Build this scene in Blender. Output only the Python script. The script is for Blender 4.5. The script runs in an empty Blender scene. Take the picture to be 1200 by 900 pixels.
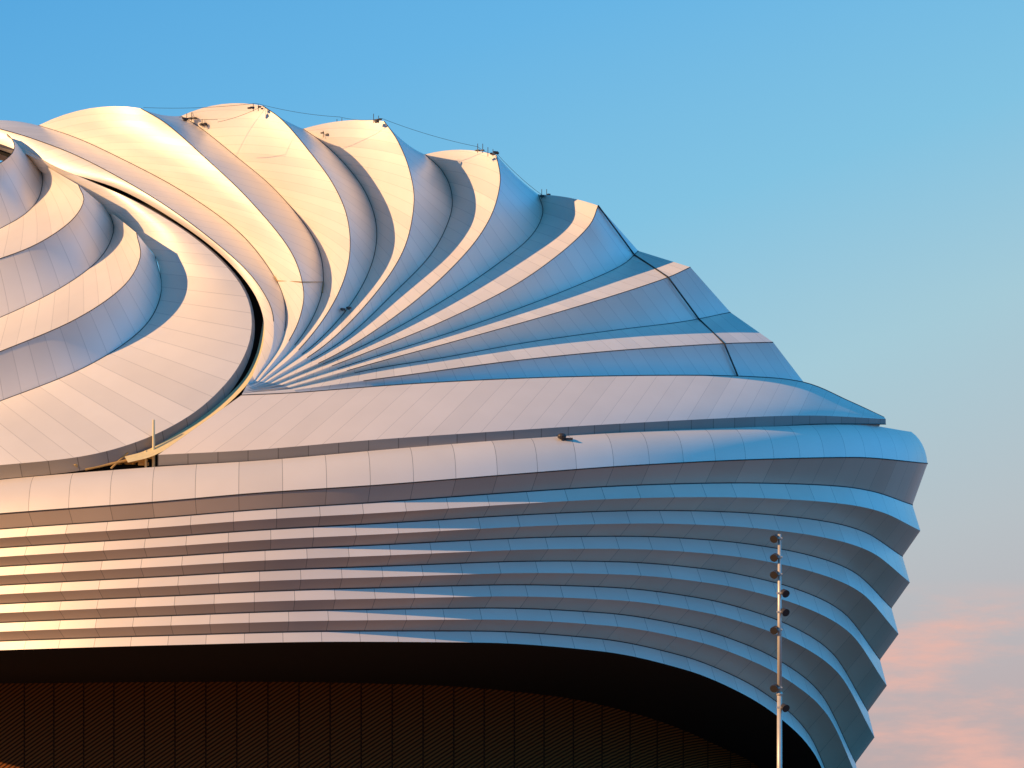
import bpy, math, random
from mathutils import Vector
random.seed(4)
scn=bpy.context.scene
S=12.0; D=300.0; ZC=2.0; HY=960.0
def P(px,py,d):
    k=(D+d)/D
    return Vector(((px-600)/S*k, d, ZC+(HY-py)/S*k))
def rimd(px):
    u=max(-0.95,min(0.985,(px-300)/787.0))
    return 60*(1-math.sqrt(1-u*u))
def B(px,py): return rimd(px)+12+0.095*(455-py)

def cr(pts,n):
    pts=[Vector(p) for p in pts]
    ext=[2*pts[0]-pts[1]]+pts+[2*pts[-1]-pts[-2]]
    out=[]
    for i in range(1,len(ext)-2):
        a,b,c,d=ext[i-1:i+3]
        for j in range(16):
            t=j/16
            out.append(0.5*((2*b)+(c-a)*t+(2*a-5*b+4*c-d)*t*t+(3*b-a-3*c+d)*t**3))
    out.append(pts[-1])
    L=[0]
    for i in range(1,len(out)): L.append(L[-1]+(out[i]-out[i-1]).length)
    res=[];j=0
    for k in range(n):
        s=L[-1]*k/(n-1)
        while j<len(L)-2 and L[j+1]<s: j+=1
        f=(s-L[j])/max(1e-9,L[j+1]-L[j])
        res.append(out[j].lerp(out[j+1],min(1,max(0,f))))
    return res
def interp(x,xs,ys):
    if x<=xs[0]: return ys[0]+(x-xs[0])*(ys[1]-ys[0])/(xs[1]-xs[0])
    if x>=xs[-1]: return ys[-1]
    for i in range(len(xs)-1):
        if x<=xs[i+1]: break
    def m(k):
        if k==0: return (ys[1]-ys[0])/(xs[1]-xs[0])
        if k==len(xs)-1: return (ys[-1]-ys[-2])/(xs[-1]-xs[-2])
        a=(ys[k]-ys[k-1])/(xs[k]-xs[k-1]); b=(ys[k+1]-ys[k])/(xs[k+1]-xs[k])
        return 0 if a*b<=0 else 2*a*b/(a+b)
    h=xs[i+1]-xs[i]; t=(x-xs[i])/h
    return (2*t**3-3*t*t+1)*ys[i]+(t**3-2*t*t+t)*h*m(i)+(-2*t**3+3*t*t)*ys[i+1]+(t**3-t*t)*h*m(i+1)

# ---------------- materials ----------------
def newmat(name):
    m=bpy.data.materials.new(name); m.use_nodes=True
    return m,m.node_tree.nodes,m.node_tree.links,m.node_tree.nodes['Principled BSDF']
def simple(name,col,rough=0.6,metal=0.0,var=0.15,scale=3):
    m,N,L,b=newmat(name)
    tc=N.new('ShaderNodeTexCoord'); nz=N.new('ShaderNodeTexNoise'); nz.inputs['Scale'].default_value=scale
    nz.inputs['Detail'].default_value=5
    L.new(tc.outputs['Object'],nz.inputs['Vector'])
    mx=N.new('ShaderNodeMix'); mx.data_type='RGBA'
    mx.inputs['A'].default_value=(*[c*(1-var) for c in col],1); mx.inputs['B'].default_value=(*[min(1,c*(1+var)) for c in col],1)
    L.new(nz.outputs['Fac'],mx.inputs['Factor']); L.new(mx.outputs['Result'],b.inputs['Base Color'])
    b.inputs['Roughness'].default_value=rough; b.inputs['Metallic'].default_value=metal
    return m
def panel(name,col,metal,rough,linew,var,seamcol=0.25,vseam=True,roughvar=0.08,ior=1.5):
    m,N,L,b=newmat(name)
    uv=N.new('ShaderNodeUVMap'); sp=N.new('ShaderNodeSeparateXYZ'); L.new(uv.outputs['UV'],sp.inputs[0])
    def M(op,a,bb=None):
        n=N.new('ShaderNodeMath'); n.operation=op
        for i,x in enumerate((a,bb)):
            if x is None: continue
            if isinstance(x,(int,float)): n.inputs[i].default_value=x
            else: L.new(x,n.inputs[i])
        return n.outputs[0]
    fu=M('FRACT',sp.outputs[0]); iu=M('FLOOR',sp.outputs[0]); fv=M('FRACT',sp.outputs[1]); iv=M('FLOOR',sp.outputs[1])
    line=M('LESS_THAN',fu,linew)
    if vseam: line=M('MAXIMUM',line,M('LESS_THAN',fv,linew*0.8))
    cb=N.new('ShaderNodeCombineXYZ'); L.new(iu,cb.inputs[0]); L.new(iv,cb.inputs[1])
    wn=N.new('ShaderNodeTexWhiteNoise'); L.new(cb.outputs[0],wn.inputs['Vector'])
    tc=N.new('ShaderNodeTexCoord'); nz=N.new('ShaderNodeTexNoise'); nz.inputs['Scale'].default_value=0.25; nz.inputs['Detail'].default_value=6
    L.new(tc.outputs['Object'],nz.inputs['Vector'])
    v=M('ADD',M('MULTIPLY',M('SUBTRACT',wn.outputs['Value'],0.5),var*2),1.0)
    v=M('ADD',v,M('MULTIPLY',M('SUBTRACT',nz.outputs['Fac'],0.5),0.12))
    v=M('MULTIPLY',v,M('SUBTRACT',1.0,M('MULTIPLY',line,1-seamcol)))
    sc=N.new('ShaderNodeVectorMath'); sc.operation='SCALE'; sc.inputs[0].default_value=col; L.new(v,sc.inputs['Scale'])
    L.new(sc.outputs[0],b.inputs['Base Color'])
    b.inputs['Metallic'].default_value=metal; b.inputs['IOR'].default_value=ior
    r=M('ADD',M('MULTIPLY',wn.outputs['Value'],roughvar),rough); L.new(r,b.inputs['Roughness'])
    return m
M_roof=panel('roof_panels',(0.90,0.81,0.70),0.12,0.42,0.045,0.04,0.80,False,ior=1.8)
M_roof2=panel('roof_edge_panels',(0.90,0.78,0.66),0.08,0.44,0.03,0.04,0.78,False,ior=1.5)
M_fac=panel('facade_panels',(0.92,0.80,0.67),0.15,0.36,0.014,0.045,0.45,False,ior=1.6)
M_fac_shade=panel('facade_panels_shaded',(0.72,0.56,0.43),0.25,0.36,0.014,0.06,0.5,False,ior=1.45)  # same facade panels, darkened: underside shade and ground reflection put into the colour
M_edge=panel('edge_fascia',(0.34,0.30,0.26),0.2,0.45,0.03,0.08,0.5,False)
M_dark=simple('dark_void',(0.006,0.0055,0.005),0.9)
M_seam=simple('seam_rubber',(0.03,0.03,0.032),0.7)
M_cream=simple('cream_rail',(0.85,0.68,0.36),0.5)
M_steel=simple('galvanised_steel',(0.66,0.60,0.50),0.4,0.25)
M_lamp=simple('dark_lamp_housing',(0.06,0.05,0.045),0.5,0.3)
M_yel=simple('machinery_paint',(0.55,0.33,0.10),0.5)
M_ground=simple('sand_ground',(0.18,0.09,0.035),0.95,0,0.3,0.05)

stadium=bpy.data.objects.new('stadium',None); scn.collection.objects.link(stadium)
class MB:
    def __init__(s): s.v=[];s.f=[];s.uv=[];s.mi=[]
    def grid(s,rows,uvr,mi=0):
        o=len(s.v);n=len(rows[0])
        for r in rows: s.v+= [tuple(p) for p in r]
        for i in range(len(rows)-1):
            for j in range(n-1):
                s.f.append((o+i*n+j,o+i*n+j+1,o+(i+1)*n+j+1,o+(i+1)*n+j))
                s.uv.append((uvr[i][j],uvr[i][j+1],uvr[i+1][j+1],uvr[i+1][j])); s.mi.append(mi)
    def make(s,name,mats,parent=None,smooth=True):
        me=bpy.data.meshes.new(name); me.from_pydata(s.v,[],s.f)
        u=me.uv_layers.new(name='UVMap'); k=0
        for fi,q in enumerate(s.uv):
            for c in q: u.data[k].uv=c; k+=1
        for p,mi in zip(me.polygons,s.mi): p.material_index=mi; p.use_smooth=smooth
        for m in mats: me.materials.append(m)
        ob=bpy.data.objects.new(name,me); scn.collection.objects.link(ob); ob.parent=parent
        return ob
def loft(mb,rows,pw,mi=0,row0=0,rowh=None,skew=0.0):
    mid=rows[len(rows)//2]; cum=[0]
    for i in range(1,len(mid)): cum.append(cum[-1]+(mid[i]-mid[i-1]).length/pw)
    uvr=[]
    j0=len(mid)//2
    w=[0]
    for i in range(1,len(rows)): w.append(w[-1]+(rows[i][j0]-rows[i-1][j0]).length)
    for i in range(len(rows)):
        v=row0+(w[i]/rowh if rowh else 0.02+0.96*i/(len(rows)-1))
        uvr.append([(c+skew*w[i]/pw,v) for c in cum])
    mb.grid(rows,uvr,mi)
def tubes(name,lines,r,mat,parent,cyc=False):
    cu=bpy.data.curves.new(name,'CURVE'); cu.dimensions='3D'; cu.bevel_depth=r; cu.bevel_resolution=1
    for l in lines:
        s=cu.splines.new('POLY'); s.points.add(len(l)-1)
        for p,q in zip(s.points,l): p.co=(q[0],q[1],q[2],1)
    cu.materials.append(mat)
    ob=bpy.data.objects.new(name,cu); scn.collection.objects.link(ob); ob.parent=parent
    return ob

# ---------------- outer roof fan ----------------
fan=[
 (0.0,[(296,440),(308,405),(308,370),(292,335),(255,295),(200,255),(140,222),(75,200),(10,172),(-60,150)]),
 (-0.5,[(298,445),(316,415),(321,385),(314,352),(280,308),(200,245),(110,192),(40,163),(-30,143)]),
 (0.6,[(299,446),(328,405),(335,365),(322,325),(280,272),(210,222),(130,180),(85,160),(45,147)]),
 (-0.8,[(302,447),(335,405),(352,370),(355,335),(338,290),(290,232),(235,180),(195,145),(165,127)]),
 (1,[(304,447),(345,405),(370,365),(379,325),(368,280),(325,225),(275,182),(235,150),(212,136)]),
 (-1,[(306,447),(350,410),(388,360),(408,310),(408,260),(390,215),(355,168),(330,140),(308,124)]),
 (1,[(309,448),(370,402),(412,355),(436,308),(441,265),(428,225),(402,190),(375,165),(355,151)]),
 (-1,[(312,448),(380,405),(435,350),(472,295),(485,240),(480,200),(466,165),(450,142)]),
 (1,[(316,449),(400,400),(460,345),(505,298),(527,255),(529,225),(518,200),(498,181)]),
 (-1,[(320,449),(400,412),(480,358),(540,303),(573,258),(586,215),(582,182)]),
 (1,[(325,450),(430,403),(520,352),(585,308),(622,277),(636,250),(631,228)]),
 (-1,[(330,451),(430,413),(520,376),(600,336),(655,298),(690,265),(701,241)]),
 (1,[(334,452),(430,421),(530,389),(620,357),(690,329),(730,310),(748,294)]),
 (-1,[(338,454),(440,425),(540,398),(640,370),(720,346),(780,326),(809,313)]),
 (1,[(342,455),(430,434),(520,419),(620,401),(720,387),(800,377),(856,366)]),
 (-0.8,[(345,457),(480,439),(600,423),(720,411),(840,403),(906,401)]),
 (0.6,[(348,460),(480,450),(620,443),(760,440),(870,441),(942,448)]),
]
NS=70
def build_fan(lines,amp,bulges,name,Bf,red=0.03):
    pl=[cr([(*p,0) for p in l[1]],NS) for l in lines]
    L3=[]
    for i,(sg,_) in enumerate(lines):
        row=[]
        for j in range(NS):
            ws=[]
            if i>0: ws.append((pl[i][j]-pl[i-1][j]).length)
            if i<len(pl)-1: ws.append((pl[i][j]-pl[i+1][j]).length)
            w=sum(ws)/len(ws)
            p=pl[i][j]
            t=(pl[i][min(NS-1,j+2)]-pl[i][max(0,j-2)]).normalized()
            row.append((p.x,p.y,Bf(p.x,p.y)+sg*(amp-red*abs(t.x)**1.5)*w))
        for _ in range(4):
            dd=[r[2] for r in row]
            row=[(r[0],r[1],dd[k] if k in(0,NS-1) else (dd[k-1]+dd[k]*2+dd[k+1])/4) for k,r in enumerate(row)]
        L3.append(row)
    mb=MB(); tips=[]
    NU=8
    for i in range(len(lines)-1):
        rows=[]
        for a in range(NU+1):
            u=a/NU; r=[]
            for j in range(NS):
                t=j/(NS-1); A=L3[i][j];C=L3[i+1][j]; k=4*u*(1-u)
                w=abs(A[0]-C[0])+abs(A[1]-C[1])
                py=A[1]*(1-u)+C[1]*u-bulges[i]*k*max(0,(t-0.6)/0.4)**2
                sgn=-1 if lines[i+1][0]<lines[i][0] else 0.6
                d=A[2]*(1-u)+C[2]*u+sgn*k*w*0.004
                r.append(P(A[0]*(1-u)+C[0]*u,py,d))
                if j==NS-1: tips.append((A[0]*(1-u)+C[0]*u,py,d))
            rows.append(r)
        loft(mb,rows,1.9,0,i,None,0.25)
    return mb,L3,tips
bul=[0,4,10,-3,8,-2,5,-5,6,-3,3,0,0,0,0,0]
mb,L3,tips=build_fan(fan,0.096,bul,'fan',B,0.042)
back=[P(p[0]-25,p[1]+45,p[2]+28) for p in tips]
loft(mb,[[P(*p) for p in tips],back],3.0,0,30)
hub=[P(*r[0]) for r in L3]; hc=P(283,463,B(283,463)); hc2=P(290,450,B(290,450))
loft(mb,[hub,[hc2.lerp(hc,i/(len(hub)-1)) for i in range(len(hub))]],3.0,0,40)
mb.make('roof_fan',[M_roof],stadium)
fan_lines=[[P(p[0],p[1],p[2]-0.03) for p in row[10:]] for row in L3[1:]]
tubes('fan_seams',fan_lines,0.045,M_seam,stadium)
cl=[]
for (cx,cy),i in zip([(702,243),(742,298),(786,324),(818,372),(845,403),(868,442)],[11,12,13,14,15,16]):
    q=min(L3[i],key=lambda p:(p[0]-cx)**2+(p[1]-cy)**2); cl.append(P(q[0],q[1],q[2]-0.2))
tubes('crease_cable',[cl],0.09,M_seam,stadium)

# ---------------- lower roof apron ----------------
n=90
U=cr([(283,463,0),(348,460,0),(480,450,0),(620,443,0),(760,440,0),(870,441,0),(942,448,0),(995,470,0),(1036,489,0)],n)
E1=cr([(185,533,0),(300,527,0),(430,516,0),(560,507,0),(700,498,0),(850,490,0),(950,487,0),(1038,491,0)],n)
rows=[]
for a in range(9):
    u=a/8;r=[]
    for j in range(n):
        p=U[j].lerp(E1[j],u)
        dU=B(U[j].x,U[j].y)
        off=(rimd(p.x)+ (dU-rimd(U[j].x))*(1-u)+4*u)+ -1.2*4*u*(1-u)
        r.append(P(p.x,p.y,off))
    rows.append(r)
mb=MB(); loft(mb,rows,2.6,0,0,None)
E2=[p+Vector((0,13 if p.x<900 else 13-(p.x-900)/140*7,0)) for p in E1]
mb2=MB()
loft(mb2,[rows[-1],[P(p.x,p.y,rimd(p.x)+4.3) for p in E2]],3.0,0)
loft(mb,[rows[0][-14:],[q+Vector((-3,25,-8)) for q in rows[0][-14:]]],3,0,20)
mb.make('roof_apron',[M_roof2],stadium)
mb2.make('apron_fascia',[M_edge],stadium)
tubes('apron_seam',[[P(p.x,p.y,rimd(p.x)+4.1) for p in E2],[q+Vector((0,-.05,0)) for q in rows[0]]],0.05,M_seam,stadium)

# ---------------- rim + facade ----------------
TH=[math.radians(a) for a in [-75+i*(205/176) for i in range(177)]]
def thline(A,xs,ys,end,c):
    pts=[]
    xe=xs+[300+A]; ye=ys+[end]
    for th in TH:
        px=300+A*math.sin(th)
        if th<=math.pi/2: py=interp(px,xe,ye)
        else: py=end+(th-math.pi/2)*20
        d=c+(60-c)*(1-math.cos(th))
        pts.append((px,py,d))
    return pts
X0=[-200,0,185,300,450,600,750,900,1000]
T =thline(768,X0,[583,562,547,540,527,515,506,500,497],506,4.0)
Mi=thline(781,X0,[595,574,561,553,540,528,519,513,511],521,1.6)
Rb=thline(787,X0,[619,602,588,578,568,556,545,538,536],543,0.0)
XB=[-200,0,200,400,560,700,800,870,920,950]
Bt=thline(690,XB,[770,762,756,752,753,763,785,815,850,884],985,0.0)
def lin(w,A,off,amp):
    out=[]
    for i,th in enumerate(TH):
        a=Rb[i][1];b=Bt[i][1]
        py=a+(b-a)*w
        s=0.28+0.97*max(0,min(1,(math.degrees(th)-5)/50))
        px=300+A*math.sin(th); d=off+amp*s+(60-off)*(1-math.cos(th))
        out.append((px,py,d))
    return out
mb=MB()
def up(row): return [P(*p) for p in row]
cum=[0]; rr=up(Rb)
for i in range(1,len(rr)): cum.append(cum[-1]+(rr[i]-rr[i-1]).length/4.3)
def band(a,b,idx,sub=3,shift=0,mi=0):
    A=up(a) if not isinstance(a[0],Vector) else a
    C=up(b) if not isinstance(b[0],Vector) else b
    rows=[[p.lerp(q,s/sub) for p,q in zip(A,C)] for s in range(sub+1)]
    mb.grid(rows,[[(c+shift,idx+0.02+0.96*s/sub) for c in cum] for s in range(sub+1)],mi)
Tv,Mv,Rv=up(T),up(Mi),up(Rb)
rows=[]
for s in range(7):
    u=s/6
    rows.append([ (t*(1-u)*(1-2*u)+m*4*u*(1-u)+r*u*(2*u-1)) for t,m,r in zip(Tv,Mv,Rv)])
mb.grid(rows,[[(c*1.0,0.02+0.96*s/6) for c in cum] for s in range(7)],0)
ledge=[P(p[0]-10*math.sin(th),p[1]+10,p[2]+4) for p,th in zip(T,TH)]
band([q for q in ledge],T and Tv,40,1)
seq=[0.0]; w=0.11; seq.append(w)
for i in range(13): w+=0.89/13; seq.append(w)
lines=[];seams=[]
for k,w in enumerate(seq):
    ridge=(k%2==0)
    A=787-97*w**1.15; off=4.0*w; amp=0
    if k>0:
        if ridge: A+=5; amp=-0.8
        else: A-=10; amp=0.9
    lines.append(lin(w,A,off,amp))
    if not ridge: seams.append(k)
lines[0]=Rb
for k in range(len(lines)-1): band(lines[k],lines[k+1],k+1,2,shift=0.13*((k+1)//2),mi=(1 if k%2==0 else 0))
fac=mb.make('facade_bands',[M_fac,M_fac_shade],stadium)
tubes('facade_shadow_gaps',[[v+Vector((0,-0.02,0)) for v in up(lines[k])] for k in seams]+[[v for v in Rv]],0.06,M_seam,stadium)
last=lines[-1]
XW=[-200,0,300,500,650,750,850,900]
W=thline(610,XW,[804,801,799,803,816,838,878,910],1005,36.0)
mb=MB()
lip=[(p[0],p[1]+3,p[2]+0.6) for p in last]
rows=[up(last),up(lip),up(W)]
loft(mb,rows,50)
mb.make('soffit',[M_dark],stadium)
mb=MB()
Wv=up(W); Wb=[Vector((v.x,v.y,-1)) for v in Wv]
loft(mb,[Wv,Wb],3.4,0,0,2.2)
m,N,L,b=newmat('louvre_wall')
uv=N.new('ShaderNodeUVMap')
sp=N.new('ShaderNodeSeparateXYZ'); L.new(uv.outputs['UV'],sp.inputs[0])
def Mx(op,a,bb=None):
    nn=N.new('ShaderNodeMath'); nn.operation=op
    for i,x in enumerate((a,bb)):
        if x is None: continue
        if isinstance(x,(int,float)): nn.inputs[i].default_value=x
        else: L.new(x,nn.inputs[i])
    return nn.outputs[0]
fu=Mx('FRACT',sp.outputs[0])
mull=Mx('LESS_THAN',fu,0.05)
tri=Mx('FRACT',Mx('MULTIPLY',sp.outputs[0],0.5))
sl=Mx('FRACT',Mx('ADD',Mx('MULTIPLY',sp.outputs[1],5.0),Mx('MULTIPLY',tri,10.0)))
slat=Mx('LESS_THAN',sl,0.5)
tot=Mx('MULTIPLY',slat,Mx('SUBTRACT',1.0,mull))
mx=N.new('ShaderNodeMix'); mx.data_type='RGBA'
mx.inputs['A'].default_value=(0.050,0.018,0.006,1); mx.inputs['B'].default_value=(0.30,0.105,0.024,1)
L.new(tot,mx.inputs['Factor']); L.new(mx.outputs['Result'],b.inputs['Base Color']); b.inputs['Roughness'].default_value=0.7; b.inputs['Specular IOR Level'].default_value=0.05
mb.make('louvred_wall',[m],stadium)

# ---------------- inner (sliding) roof ----------------
inner=[
 (-1,[(-260,205),(-150,212),(-60,205),(-10,195),(10,184),(17,173),(14,163),(8,157)]),
 (1,[(-260,310),(-150,300),(-40,282),(15,260),(42,238),(50,213),(46,196),(36,184)]),
 (-1,[(-260,355),(-150,338),(-60,320),(0,303),(45,285),(82,260),(98,236),(92,217)]),
 (1,[(-260,440),(-150,415),(-60,392),(0,372),(70,338),(115,305),(133,272),(127,246)]),
 (-1,[(-260,490),(-150,460),(-60,435),(0,412),(85,376),(142,338),(164,303),(160,273)]),
 (1,[(-260,545),(-150,515),(-60,490),(0,470),(100,430),(166,386),(189,342),(182,301)]),
]
mb,L3i,tipi=build_fan(inner,0.100,[0,0,0,0,0,0],'inner',B,0.045)
loft(mb,[[P(*p) for p in tipi],[P(p[0]+2,p[1]+14,p[2]+7) for p in tipi]],3.0,0,30)
Pc=L3i[-1]
tipline=cr([(182,301,0),(163,272,0),(133,248,0),(100,226,0),(55,200,0),(20,177,0),(-40,160,0)],26)
c1=[(p[0],p[1],p[2]) for p in Pc]
dend=Pc[-1][2]
for k,p in enumerate(tipline[1:]):
    c1.append((p.x-3,p.y+4,B(p.x,p.y)+ (dend-B(182,301))*1.0))
Gi=[(-260,560,0),(-150,556,0),(0,545,0),(100,534,0),(170,514,0),(225,485,0),(264,450,0),(287,415,0),(295,380,0),(288,345,0),(263,310,0),(220,273,0),(160,237,0),(100,210,0),(60,193,0),(20,170,0),(-40,152,0)]
c1s=cr([Vector(p) for p in c1[::3]]+[Vector(c1[-1])],110)
gis=cr(Gi,110)
rows=[]
for a in range(9):
    u=a/8; r=[]
    for j in range(110):
        A=c1s[j]; C=gis[j]; dC=B(C.x,C.y)-0.5
        x=A.x*(1-u)+C.x*u; y=A.y*(1-u)+C.y*u
        d=A.z*(1-u)+dC*u-1.2*4*u*(1-u)*min(1,(A-Vector((C.x,C.y,A.z))).length/80)
        r.append(P(x,y,d))
    rows.append(r)
loft(mb,rows,2.4,0,12,None)
mb.make('sliding_roof',[M_roof],stadium)
tubes('sliding_roof_seams',[[P(p[0],p[1],p[2]-0.03) for p in r] for r in L3i],0.045,M_seam,stadium)
mb=MB()
fr=[];
for j,p in enumerate(gis):
    t=max(0,min(1,(p.y-330)/150)); fr.append(P(p.x+3*t+4*(1-t),p.y+15*t+1,B(p.x,p.y)+0.2))
loft(mb,[rows[-1],fr],3.0,0)
mb.make('sliding_roof_fascia',[M_edge],stadium)
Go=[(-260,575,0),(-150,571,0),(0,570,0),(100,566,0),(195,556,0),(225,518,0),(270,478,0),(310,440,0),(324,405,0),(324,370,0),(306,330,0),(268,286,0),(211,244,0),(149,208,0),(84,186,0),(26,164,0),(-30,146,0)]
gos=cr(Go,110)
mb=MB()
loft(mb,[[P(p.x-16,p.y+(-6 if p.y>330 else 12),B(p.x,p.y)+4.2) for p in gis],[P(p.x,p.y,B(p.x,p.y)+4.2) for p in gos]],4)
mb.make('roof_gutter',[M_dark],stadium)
mb=MB()
tr=cr([(311,370,0),(311,390,0),(305,420,0),(290,450,0),(255,484,0),(215,514,0),(180,534,0),(150,542,0)],40)
tr2=cr([(309,370,0),(306,390,0),(299,418,0),(283,447,0),(249,479,0),(207,508,0),(173,527,0),(146,535,0)],40)
loft(mb,[[P(p.x,p.y,B(p.x,p.y)+1.0) for p in tr2],[P(p.x,p.y,B(p.x,p.y)+0.3) for p in tr]],1.2)
mb.make('gutter_rail',[M_cream],stadium)

# ---------------- small helpers ----------------
import bmesh
def obj_from_bm(bm,name,mat,parent):
    me=bpy.data.meshes.new(name); bm.to_mesh(me); bm.free(); me.materials.append(mat)
    ob=bpy.data.objects.new(name,me); scn.collection.objects.link(ob); ob.parent=parent; return ob
from mathutils import Matrix
def cyl(bm,a,b,r1,r2=None,seg=12):
    a=Vector(a);b=Vector(b); r2=r1 if r2 is None else r2
    q=(b-a).to_track_quat('Z','Y').to_matrix().to_4x4()
    bmesh.ops.create_cone(bm,cap_ends=True,segments=seg,radius1=r1,radius2=r2,depth=(b-a).length,matrix=Matrix.Translation((a+b)/2)@q)
def box(bm,c,s,rz=0):
    bmesh.ops.create_cube(bm,size=1,matrix=Matrix.Translation(c)@Matrix.Rotation(rz,4,'Z')@Matrix.Diagonal((*s,1)))

bm=bmesh.new()
for (px,py,i,k) in [(240,146,4,7),(222,139,4,5),(300,127,5,5),(398,146,7,4),(382,158,6,4),(441,141,7,6),(575,180,9,5),(563,176,9,3),(638,230,10,6),(655,234,10,3),(405,362,8,4),(868,443,16,3)]:
    q=min([p for r in L3 for p in r],key=lambda p:(p[0]-px)**2+(p[1]-py)**2)
    base=P(px,py,q[2]-0.8)
    for _ in range(k):
        o=Vector((random.uniform(-.7,.7),random.uniform(-.4,.4),random.uniform(-.1,.15)))
        box(bm,base+o,(random.uniform(.2,.5),random.uniform(.2,.4),random.uniform(.1,.22)),random.random())
    if py<240:
        for s in (-.3,.25): cyl(bm,base+Vector((s,0,-.3)),base+Vector((s,0,random.uniform(.3,.8))),0.035)
obj_from_bm(bm,'roof_maintenance_gear',M_lamp,stadium)
def sag(a,b,s,n=20):
    a=Vector(a);b=Vector(b); return [a.lerp(b,t/n)+Vector((0,0,-s*4*(t/n)*(1-t/n))) for t in range(n+1)]
cab=[]
pt=[(168,126,38),(300,121,38),(398,137,36),(448,139,36),(560,172,36),(582,180,36),(636,229,38)]
for a,b in zip(pt[:-1],pt[1:]): cab.append(sag(P(*a),P(*b),0.25))
cab.append(sag(P(210,137,36),P(255,140,33),0.1)); cab.append(sag(P(255,143,33),P(308,124,33),0.2))
tubes('roof_lifelines',cab,0.02,M_seam,stadium)
q=[min([p for r in L3 for p in r],key=lambda p:(p[0]-a)**2+(p[1]-b)**2) for a,b in [(312,325),(330,328),(352,331),(372,332),(385,345),(405,362)]]
tubes('roof_rope',[[P(*c) for c in [(x[0],x[1],x[2]-0.25) for x in q]]],0.05,M_yel,stadium)
bm=bmesh.new(); c=P(659,513,rimd(659)+2.6)
cyl(bm,c+Vector((0,0,-.4)),c,0.12); 
bmesh.ops.create_uvsphere(bm,u_segments=14,v_segments=8,radius=0.42,matrix=Matrix.Translation(c+Vector((-.05,0,.15)))@Matrix.Diagonal((1.1,1,.75,1)))
box(bm,c+Vector((.6,0,-.12)),(.9,.3,.2))
obj_from_bm(bm,'rim_beacon',M_lamp,stadium)
bm=bmesh.new(); d=rimd(180)+6
cyl(bm,P(180,550,d),P(180,492,d),0.16,0.12); cyl(bm,P(171,548,d),P(171,528,d),0.12)
obj_from_bm(bm,'roof_mast',M_cream,stadium)
bm=bmesh.new()
for _ in range(26):
    px=random.uniform(92,178); c=P(px,random.uniform(538,549)-(px-92)*0.06,rimd(px)+random.uniform(6,7.5))
    box(bm,c,(random.uniform(.3,1.3),.5,random.uniform(.12,.5)),random.uniform(-.6,.6))
cyl(bm,P(88,546,d),P(92,541,d),0.35); cyl(bm,P(100,550,d),P(178,533,d),0.12); cyl(bm,P(130,549,d),P(150,530,d),0.1)
obj_from_bm(bm,'sliding_roof_machinery',M_yel,stadium)

# ---------------- floodlight pole ----------------
pole=bpy.data.objects.new('street_lamp',None); scn.collection.objects.link(pole)
dp=-120
top=P(913.5,626,dp); bx,by=top.x,dp
bm=bmesh.new()
cyl(bm,(bx,by,0),(bx,by,top.z*0.5),0.17,0.145,20); cyl(bm,(bx,by,top.z*0.5),(bx,by,top.z),0.14,0.10,20)
cyl(bm,(bx,by,0),(bx,by,0.06),0.4); cyl(bm,(bx,by,top.z*0.5-.1),(bx,by,top.z*.5+.1),0.18)
for p in bm.faces: p.smooth=True
obj_from_bm(bm,'mast',M_steel,pole)
bm=bmesh.new(); bm2=bmesh.new()
for px,py,sx in [(908,631,1),(907,653,1),(907,673,1),(921,695,1),(921,717,1),(907,738,1),(908,806,.9),(922,829,1)]:
    c=P(px,py,dp); s=-1 if px<913 else 1
    c=Vector((bx+s*0.30,by-0.15,c.z))
    dr=Vector((s*0.35,-0.75,-0.45)).normalized()
    cyl(bm,c-dr*0.2,c+dr*0.16,0.17,0.24,16); cyl(bm,c-dr*0.32,c-dr*0.2,0.09,0.15,12)
    cyl(bm2,(bx,by,c.z+.02),c+Vector((0,0,.02)),0.04); box(bm2,(bx,by,c.z),(.3,.3,.1))
obj_from_bm(bm,'spotlights',M_lamp,pole); obj_from_bm(bm2,'brackets',M_steel,pole)

# ---------------- ground ----------------
me=bpy.data.meshes.new('ground'); R=6000
me.from_pydata([(-R,-R,0),(R,-R,0),(R,R,0),(-R,R,0)],[],[(0,1,2,3)]); me.materials.append(M_ground)
g=bpy.data.objects.new('ground',me); scn.collection.objects.link(g)

# ---------------- light ----------------
sd=Vector((-0.84,-0.37,0.38)).normalized()
el=math.asin(sd.z)
sun=bpy.data.lights.new('sun','SUN'); sun.energy=5; sun.angle=math.radians(0.5); sun.color=(1.0,0.60,0.28)
so=bpy.data.objects.new('sun',sun); scn.collection.objects.link(so); so.rotation_euler=sd.to_track_quat('Z','Y').to_euler()
w=bpy.data.worlds.new('World'); scn.world=w; w.use_nodes=True
N=w.node_tree.nodes;L=w.node_tree.links; bg=N['Background']
sky=N.new('ShaderNodeTexSky'); sky.sky_type='NISHITA'; sky.sun_disc=False
sky.sun_elevation=el; sky.sun_rotation=math.atan2(sd.x,sd.y)
tc=N.new('ShaderNodeTexCoord'); sp=N.new('ShaderNodeSeparateXYZ'); L.new(tc.outputs['Generated'],sp.inputs[0])
def WM(op,a,bb=None):
    nn=N.new('ShaderNodeMath'); nn.operation=op
    for i,x in enumerate((a,bb)):
        if x is None: continue
        if isinstance(x,(int,float)): nn.inputs[i].default_value=x
        else: L.new(x,nn.inputs[i])
    return nn.outputs[0]
def ramp(stops,src):
    rp=N.new('ShaderNodeValToRGB'); c_=rp.color_ramp
    c_.elements[0].position=0; c_.elements[0].color=(*stops[0][1],1); c_.elements[1].position=1; c_.elements[1].color=(*stops[-1][1],1)
    for p,c in stops[1:-1]:
        e=c_.elements.new(p); e.color=(*c,1)
    L.new(src,rp.inputs[0]); return rp.outputs[0]
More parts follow.
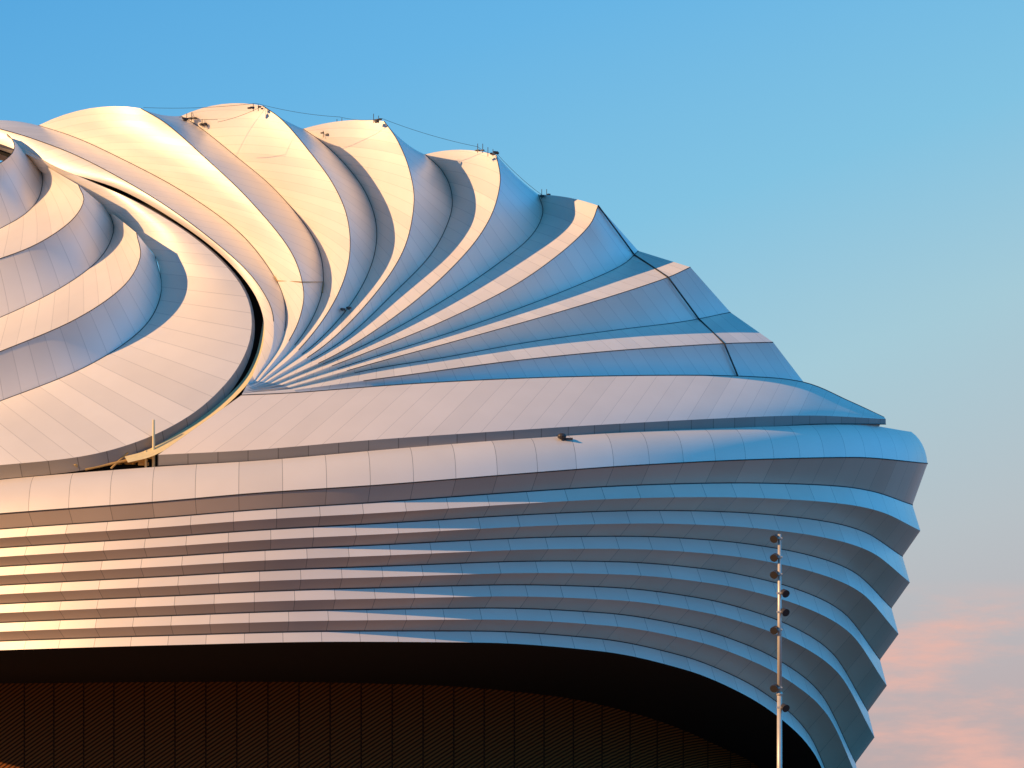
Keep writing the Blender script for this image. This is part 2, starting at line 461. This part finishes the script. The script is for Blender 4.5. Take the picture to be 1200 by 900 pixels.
xc=WM('MAXIMUM',WM('MINIMUM',sp.outputs[0],0.2),-0.2)
zz=WM('SUBTRACT',sp.outputs[2],WM('MULTIPLY',WM('MULTIPLY',xc,0.30),WM('MINIMUM',WM('MULTIPLY',sp.outputs[2],6.0),1.0)))
far=ramp([(0.0,(.50,.40,.40)),(0.03,(.52,.44,.45)),(0.07,(.49,.54,.57)),(0.12,(.39,.61,.70)),(0.18,(.23,.56,.78)),(0.25,(.14,.47,.80)),(0.33,(.08,.37,.74)),(0.5,(.035,.27,.62)),(1.0,(.02,.14,.30))],zz)
near=ramp([(0.0,(.03,.27,.60)),(0.1,(.03,.31,.72)),(0.3,(.03,.29,.72)),(0.55,(.02,.19,.45)),(1.0,(.02,.13,.27))],sp.outputs[2])
xb=N.new('ShaderNodeMapRange'); xb.interpolation_type='SMOOTHSTEP'; xb.inputs['From Min'].default_value=0.05; xb.inputs['From Max'].default_value=0.75; xb.inputs['To Min'].default_value=0.7; xb.inputs['To Max'].default_value=2.5; L.new(sp.outputs[0],xb.inputs['Value'])  # added boost: unseen sky on +x brightened to light shaded facets blue
nb=N.new('ShaderNodeVectorMath'); nb.operation='SCALE'; L.new(near,nb.inputs[0]); L.new(xb.outputs[0],nb.inputs['Scale'])
yf=N.new('ShaderNodeMapRange'); yf.interpolation_type='SMOOTHSTEP'; yf.inputs['From Min'].default_value=0.93; yf.inputs['From Max'].default_value=0.6; L.new(sp.outputs[1],yf.inputs['Value'])
mg=N.new('ShaderNodeMix'); mg.data_type='RGBA'; L.new(yf.outputs[0],mg.inputs['Factor']); L.new(far,mg.inputs['A']); L.new(nb.outputs[0],mg.inputs['B'])
nm=N.new('ShaderNodeVectorMath'); nm.operation='SCALE'; nm.inputs['Scale'].default_value=10.0; L.new(mg.outputs['Result'],nm.inputs[0])
mx=N.new('ShaderNodeMix'); mx.data_type='RGBA'; mx.inputs['Factor'].default_value=0.95
tn=N.new('ShaderNodeVectorMath'); tn.operation='MULTIPLY'; tn.inputs[1].default_value=(0.5,0.75,1.0); L.new(sky.outputs[0],tn.inputs[0])
L.new(tn.outputs[0],mx.inputs['A']); L.new(nm.outputs[0],mx.inputs['B'])
mp=N.new('ShaderNodeMapping'); mp.inputs['Scale'].default_value=(14,14,60); mp.inputs['Location'].default_value=(1.3,0,0.2); L.new(tc.outputs['Generated'],mp.inputs['Vector'])
nz=N.new('ShaderNodeTexNoise'); nz.inputs['Scale'].default_value=1.0; nz.inputs['Detail'].default_value=8; nz.inputs['Roughness'].default_value=0.6; L.new(mp.outputs[0],nz.inputs['Vector'])
r1=N.new('ShaderNodeMapRange'); r1.interpolation_type='SMOOTHSTEP'; r1.inputs['From Min'].default_value=0.42; r1.inputs['From Max'].default_value=0.72; L.new(nz.outputs['Fac'],r1.inputs['Value'])
r2=N.new('ShaderNodeMapRange'); r2.interpolation_type='SMOOTHSTEP'; r2.inputs['From Min'].default_value=0.078; r2.inputs['From Max'].default_value=0.062; L.new(sp.outputs[2],r2.inputs['Value'])
r3=N.new('ShaderNodeMapRange'); r3.inputs['From Min'].default_value=0.8; r3.inputs['From Max'].default_value=0.93; L.new(sp.outputs[1],r3.inputs['Value'])
ml=WM('MULTIPLY',WM('MULTIPLY',r1.outputs[0],r2.outputs[0]),r3.outputs[0])
mc=N.new('ShaderNodeMix'); mc.data_type='RGBA'; mc.inputs['B'].default_value=(8.4,4.7,3.9,1); L.new(mx.outputs['Result'],mc.inputs['A']); L.new(ml,mc.inputs['Factor'])
L.new(mc.outputs['Result'],bg.inputs['Color']); bg.inputs['Strength'].default_value=0.1
scn.view_settings.view_transform='Standard'; scn.view_settings.look='None'; scn.view_settings.exposure=0
cam=bpy.data.cameras.new('camera'); cam.lens=108; cam.sensor_width=36; cam.shift_y=(HY-450)/1200; cam.clip_end=20000
co=bpy.data.objects.new('camera',cam); scn.collection.objects.link(co); co.location=(0,-300,ZC); co.rotation_euler=(math.pi/2,0,0); scn.camera=co
